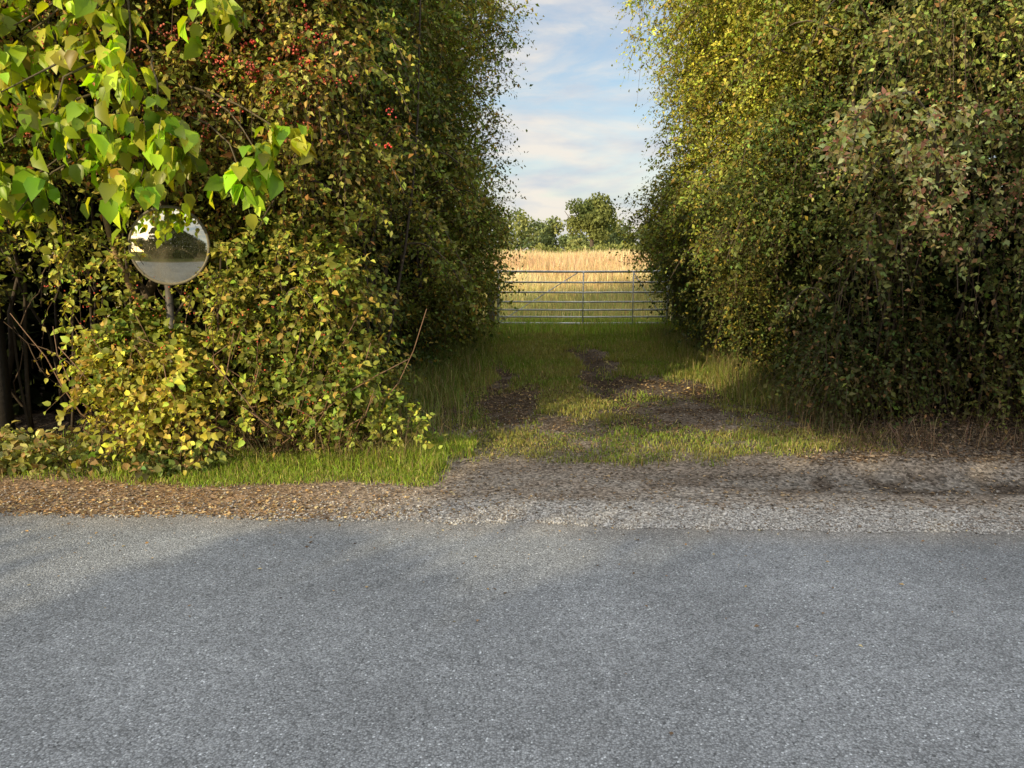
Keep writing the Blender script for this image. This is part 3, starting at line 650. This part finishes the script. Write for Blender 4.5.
# ------------------------------------------------------------ convex mirror
mir=empty('convex_traffic_mirror')
mr_,Rc_=.262,.85
g_=Geo(); nr,na=16,48
V=[(0,0,0)]
for i in range(1,nr+1):
    r=mr_*i/nr; d=Rc_-math.sqrt(Rc_**2-r*r)
    for j in range(na):
        a=2*math.pi*j/na; V.append((r*math.cos(a),d,r*math.sin(a)))
tri=[[0,1+(j+1)%na,1+j] for j in range(na)]
quad=[[1+(i-1)*na+j,1+(i-1)*na+(j+1)%na,1+i*na+(j+1)%na,1+i*na+j] for i in range(1,nr) for j in range(na)]
g_.add(V,(.9,.9,.88),[np.array(tri),np.array(quad)])
m,nt,o=newmat('mirror_face'); p=nd(nt,'ShaderNodeBsdfPrincipled',Metallic=1.,Roughness=.03); p.inputs['Base Color'].default_value=(.8,.74,.56,1)
dd=nd(nt,'ShaderNodeBsdfDiffuse'); dd.inputs[0].default_value=(.3,.26,.18,1); ms=nd(nt,'ShaderNodeMixShader')
tc=nd(nt,'ShaderNodeTexCoord'); n_=nd(nt,'ShaderNodeTexNoise',Scale=9.,Detail=6.); nt.links.new(tc.outputs['Object'],n_.inputs['Vector'])
r_=nd(nt,'ShaderNodeMapRange'); r_.inputs[1].default_value=.45; r_.inputs[2].default_value=.75; r_.inputs[3].default_value=.04; r_.inputs[4].default_value=.3
nt.links.new(n_.outputs[0],r_.inputs[0]); nt.links.new(r_.outputs[0],ms.inputs[0])
nt.links.new(p.outputs[0],ms.inputs[1]); nt.links.new(dd.outputs[0],ms.inputs[2]); nt.links.new(ms.outputs[0],o.inputs[0])
face=g_.build('mirror_face',m,mir,True)
g_=Geo()
th=np.linspace(0,2*math.pi,49); d0=Rc_-math.sqrt(Rc_**2-mr_**2)
ring=np.stack([np.cos(th)*(mr_+.004),np.full(49,d0+.003),np.sin(th)*(mr_+.004)],-1)
tube(g_,ring,.010,(.17,.15,.1),8,False)
g_.build('rim',M_rim,mir,True)
g_=Geo()
prof=[(mr_+.005,d0+.004),(mr_-.02,d0+.05),(mr_*.5,d0+.085),(.02,d0+.095)]
Vb=[];na=40
for r,d in prof:
    for j in range(na): a=2*math.pi*j/na; Vb.append((r*math.cos(a),d,r*math.sin(a)))
Fb=[[i*na+j,(i)*na+(j+1)%na,(i+1)*na+(j+1)%na,(i+1)*na+j] for i in range(3) for j in range(na)]
g_.add(Vb,(.1,.1,.09),[np.array(Fb)]); g_.build('backing',M_rim,mir,True)
mir.location=(MX,MY,MZ); mir.rotation_euler=(math.radians(-3),0,math.radians(6))
g_=Geo(); tube(g_,[(-.08,.25,-1.75),(-.08,.22,.12)],.027,(.12,.11,.1),10); tube(g_,[(-.08,.22,.0),(0,.12,0)],.02,(.12,.11,.1),8)
g_.build('post',M_rim,mir)

# wooden fence at left
wf=empty('wooden_fence')
def board(g,x0,x1,y0,y1,z0,z1,col):
    V=[(x,y,z) for x in(x0,x1) for y in(y0,y1) for z in(z0,z1)]
    g.add(V,np.array(col),[np.array([[0,1,3,2],[4,6,7,5],[0,4,5,1],[2,3,7,6],[0,2,6,4],[1,5,7,3]])])
g_=Geo()
board(g_,-4.12,-4.02,5.98,6.08,-.1,1.5,(.03,.026,.022)); board(g_,-6.0,-5.9,5.98,6.08,-.1,1.5,(.03,.026,.022)); g_.build('posts',M_wood,wf)
g_=Geo()
for i in range(11):
    x=-4.22-.16*i; board(g_,x-.06,x+.06,6.08,6.1,.05,1.45+rng.normal(0,.01),np.array((.035,.03,.025))*rng.uniform(.7,1.3))
board(g_,-5.9,-4.12,6.04,6.078,.35,.43,(.035,.03,.025)); board(g_,-5.9,-4.12,6.04,6.078,1.15,1.23,(.035,.03,.025)); g_.build('boards',M_wood,wf)

# ------------------------------------------------------------ unseen trees added behind the viewpoint, shaped to shade the tarmac
g_=Geo()
spots=[(0.0,4.02,.95,.42),(-2.2,4.08,.8,.3),(-3.1,3.25,1.0,.36),(3.6,3.25,.5,.25),(-1.8,4.8,1.6,.3),(-3.2,4.8,1.0,.3),(1.6,6.2,1.5,.5),(.5,8.6,.9,.7),(2.0,10,.9,.9),(3.3,5.5,.6,.25)]  # ground patches kept sunlit by gaps cut in the row
def rowleaves(N,size,grow,yr,holes):
    P=np.stack([rng.uniform(-24,4,N),rng.uniform(yr[0],yr[1],N),rng.uniform(.1,9.8,N)],-1)
    t=P[:,2]/math.tan(EL); gx=P[:,0]+AZ[0]*t; gy=P[:,1]+AZ[1]*t
    lim=np.interp(gx,[-5,-.9,.6,3,6,9],[4.85,4.9,6.9,9.7,12,12.6])+.8*(fbm(gx*1.3,gy*0+2,101)-.5)-grow
    q=np.zeros(N,bool)
    w=.78+.6*(fbm(gx*3,gy*7,111)-.5)
    for px,py,sx,sy in holes: q|=((gx-px)/(sx+grow))**2+((gy-py)/(sy+grow))**2<w**2
    P=P[(gy<lim)&~q&(gx>-9)&(gx<11)]
    leaves(g_,P,rng.normal(0,1,(len(P),3)),rng.normal(0,1,(len(P),3)),size*rng.uniform(.7,1.3,len(P)),np.array([.12,.14,.045])*np.exp(rng.normal(0,.3,(len(P),1))),.8)
rowleaves(60000,.28,.42,(-9.2,-7.6),spots)
rowleaves(50000,.12,.16,(-7.9,-7.5),spots)
rh=g_.build('shadow_tree_row',M_dark)
g_=Geo()
for i in range(11):
    x=-23+2.5*i; tube(g_,wig((x,-8.2,-.1),(x+.3,-8.2,4),6,.06),np.linspace(.14,.05,6),(.1,.08,.06),7)
g_.build('trunks',M_bark,rh)
print('done')
